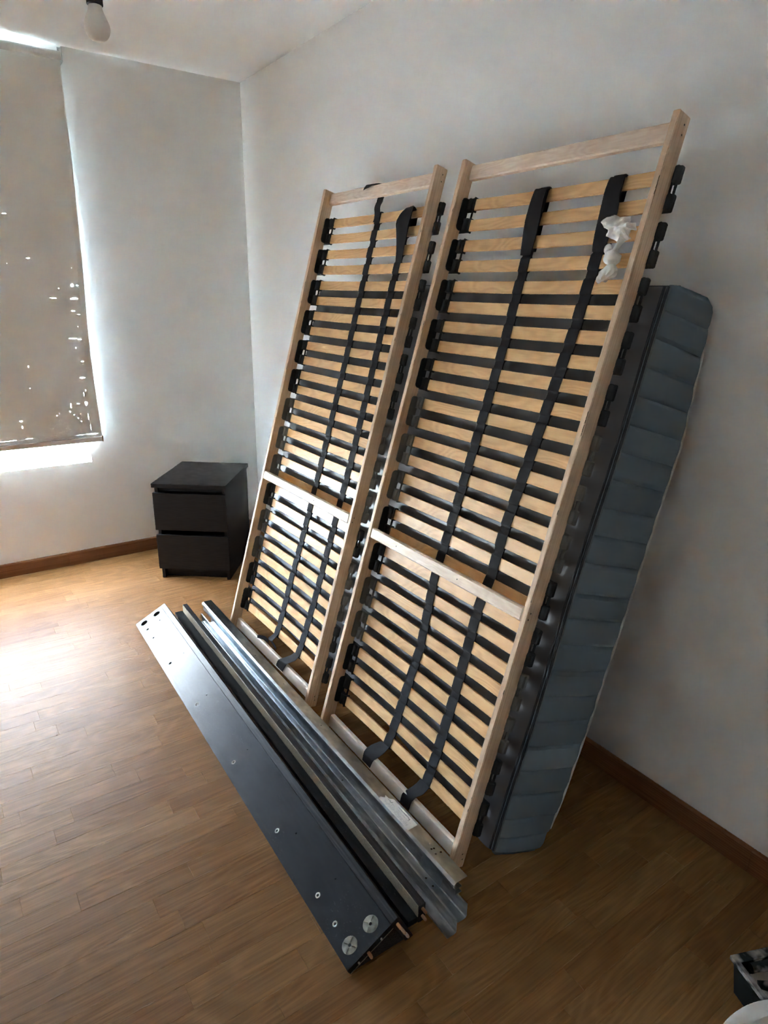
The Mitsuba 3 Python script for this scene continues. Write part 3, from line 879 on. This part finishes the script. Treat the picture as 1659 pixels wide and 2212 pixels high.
hl2 = [lathe([(0, 0), (.002, 0), (.002, .0004), (0, .0004)], 8, (c_, s_, .0891)) for c_, s_ in ((.012, 1.83), (.018, 1.835), (.03, 1.83), (.02, 1.80), (.03, 1.795), (.022, 1.3), (.03, 1.05), (.028, .75))]
for h_ in hl2: put('hole', h_, 'hole_dark', key, X)
put('tab_screw', cat(cbox(.026, .031, .132, .138, .0886, .0925, .001)), 'screw_steel', key, X)
lb = put('paper_label', prism(Polygon([(.006, .206), (.0405, .207), (.0405, .325), (.030, .335), (.029, .353), (.022, .345), (.014, .357), (.005, .353)]), .0003), 'paper', key, tw(mat([np.array(X.matrix)[:3, i] for i in range(3)], np.array(X.matrix)[:3, 3]) @ mat(np.eye(3), [0, 0, .0895])), label='torn white paper label with small print')
lines = [cbox(.0335, .0348, .235, .292, .0897, .0900, .0001), cbox(.029, .0348, .2345, .2362, .0897, .0900, .0001)]
put('label_bracket', cat(*lines), 'ink', lb, X)
gl = []
rg = random.Random(4)
for c_ in (.0105, .0135, .0165, .0205, .0255):
    s_ = .222
    while s_ < .335:
        l = rg.uniform(.003, .012)
        if rg.random() < .85: gl.append(cbox(c_, c_ + .0011, s_, min(s_ + l, .338), .0897, .0899, .0001))
        s_ += l + .0022
put('small_print', cat(*gl), 'ink_grey', lb, X, kind='stuff')
zig = tube([(.030, .315, .0899), (.024, .322, .0899), (.031, .326, .0899), (.025, .333, .0899)], .0006, 5)
put('scribble', zig, 'ink', lb, X)
# two narrow channels on the floor
for lab, near, far in (('narrow galvanised channel on the floor against the flat dark rail', (-.842, -2.985, 0), (-.811, -1.07, 0)), ('narrow galvanised channel on the floor, under the wide centre beam', (-.7915, -2.967, 0), (-.778, -1.10, 0))):
    key, X, Lc, sh = channel('metal_channel', lab, near, far, None)
    put('shell', sh([(-.0015, .0085), (-.0015, .0012), (.0005, .0008), (.0235, .0008), (.0265, .003), (.0275, .006), (.0275, .0455), (.0235, .0458), (.0233, .0435)], 0, Lc, .0013), 'zinc', key, X, smooth=30)
    for s_ in (.12, .15, .6, 1.2):
        put('hole', lathe([(0, 0), (.003, 0), (.003, .0004), (0, .0004)], 10, (.012, s_, .0015)), 'hole_dark', key, X)

# ------------------------------------------------------------------ bulb hanging from the ceiling
bu = thing('light_bulb', 'unlit frosted bulb hanging from the ceiling in a black socket', 'light bulb')
bx, by, bz = -1.203, -1.949, 2.083
prof = [(0, 0)] + [(.0295 * math.sin(t), .0295 * (1 - math.cos(t))) for t in np.linspace(.15, 1.75, 14)] + [(.0262, .043), (.0225, .051), (.0185, .060), (.0158, .068), (.0148, .074), (.0145, .080), (.0, .080)]
put('glass', lathe(prof, 40, (bx, by, bz)), 'bulb_glass', bu, smooth=40)
put('socket', lathe([(.0, .074), (.0155, .074), (.0185, .0755), (.0185, .090), (.0165, .0915), (.0165, .118), (.012, .128), (.006, .131), (0, .131)], 32, (bx, by, bz)), 'socket_black', bu, smooth=35)
put('cord', cyl((bx, by, bz + .13), (bx, by, H - .02), .003, 10), 'socket_black', bu, smooth=True)
put('ceiling_rose', lathe([(0, -.03), (.012, -.03), (.035, -.012), (.038, 0), (0, 0)], 28, (bx, by, H)), 'socket_black', bu, smooth=35)

# ------------------------------------------------------------------ dusty crate and white bucket at the right edge
cr = thing('plaster_tray', 'black plastic tray crusted with plaster dust behind the white bucket', 'tray')
e1, e2 = np.array([.925, -.38, 0]), np.array([-.38, -.925, 0])
MC = mat([e1, e2, np.array([0, 0, -1.0])], [-.380, -3.4416, .10])   # local z points down from the rim
def ccm(m):
    m.apply_transform(MC)
    return m
def slab4(a, b, z0, z1, inset):
    (x0, x1), (y0, y1) = a, b
    return trimesh.convex.convex_hull(np.array([(x, y, z0) for x in (x0, x1) for y in (y0, y1)] + [(x, y, z1) for x in (x0 + inset[0], x1 - inset[1]) for y in (y0 + inset[2], y1 - inset[3])]))
TX, TY, TD = .34, .19, .0995
walls = cat(slab4((0, .006), (0, TY), 0, TD, (.012, -.012, .012, .012)), slab4((TX - .006, TX), (0, TY), 0, TD, (-.012, .012, .012, .012)),
            slab4((0, TX), (0, .006), 0, TD, (.012, .012, .012, -.012)), slab4((0, TX), (TY - .006, TY), 0, TD, (.012, .012, -.012, .012)), cbox(.012, TX - .012, .012, TY - .012, TD - .006, TD, .001))
put('bin', ccm(walls), 'crate_plastic', cr)
rim_ = cat(cbox(-.006, .008, -.006, TY + .006, -.002, .008, .002), cbox(TX - .008, TX + .006, -.006, TY + .006, -.002, .008, .002), cbox(-.006, TX + .006, -.006, .014, -.002, .010, .002), cbox(-.006, TX + .006, TY - .008, TY + .006, -.002, .008, .002))
put('rim', ccm(rim_), 'dusty_plastic', cr)
gx, gy = np.meshgrid(np.linspace(.012, TX - .012, 40), np.linspace(.012, TY - .012, 26), indexing='ij')
gz = .030 + .035 * meshkit.fbm(np.stack([gx * 22, gy * 22, 0 * gx], -1), 3, 7) - .03 * np.exp(-((gx - .12) ** 2 + (gy - .10) ** 2) / .004)
q = np.arange(40 * 26).reshape(40, 26)
F = np.concatenate([np.stack([q[:-1, :-1], q[1:, :-1], q[1:, 1:]], -1).reshape(-1, 3), np.stack([q[:-1, :-1], q[1:, 1:], q[:-1, 1:]], -1).reshape(-1, 3)])
dust = trimesh.Trimesh(np.stack([gx, gy, gz], -1).reshape(-1, 3), F, process=False)
dust = ccm(dust); dust.invert()
put('dried_plaster', dust, 'plaster_dust', cr, smooth=True, label='dried pinkish plaster inside')
put('grip', ccm(cat(tube([(.02, .055, .016), (.05, .075, .006), (.08, .105, .004), (.10, .15, .012)], [.008, .012, .012, .009], 12), tube([(.03, .022, .012), (.10, .030, .006), (.20, .028, .010)], [.010, .013, .010], 12))), 'dusty_plastic', cr, smooth=45)

bk = thing('bucket', 'white plastic bucket with a dusty lid in the bottom right corner', 'bucket')
BC = (-.680, -3.7545)
put('pail', lathe([(0, 0), (.165, 0), (.17, .004), (.192, .285), (.186, .285), (.165, .008), (0, .006)], 64, (*BC, 0)), 'bucket_white', bk, smooth=40)
put('lid', lathe([(0, .292), (.150, .292), (.156, .288), (.168, .288), (.174, .298), (.192, .300), (.200, .298), (.203, .290), (.203, .270), (.199, .270), (.199, .288), (0, .284)], 96, (*BC, 0)), 'bucket_white', bk, smooth=40)
hp = [(BC[0] + .209 * math.cos(t), BC[1] + .209 * math.sin(t), .27 + .035 * math.sin((t - 1.6) / 1.6 * math.pi)) for t in np.linspace(1.6, 3.2, 24)]
put('handle', tube(hp, .0028, 8), 'steel', bk, smooth=True)
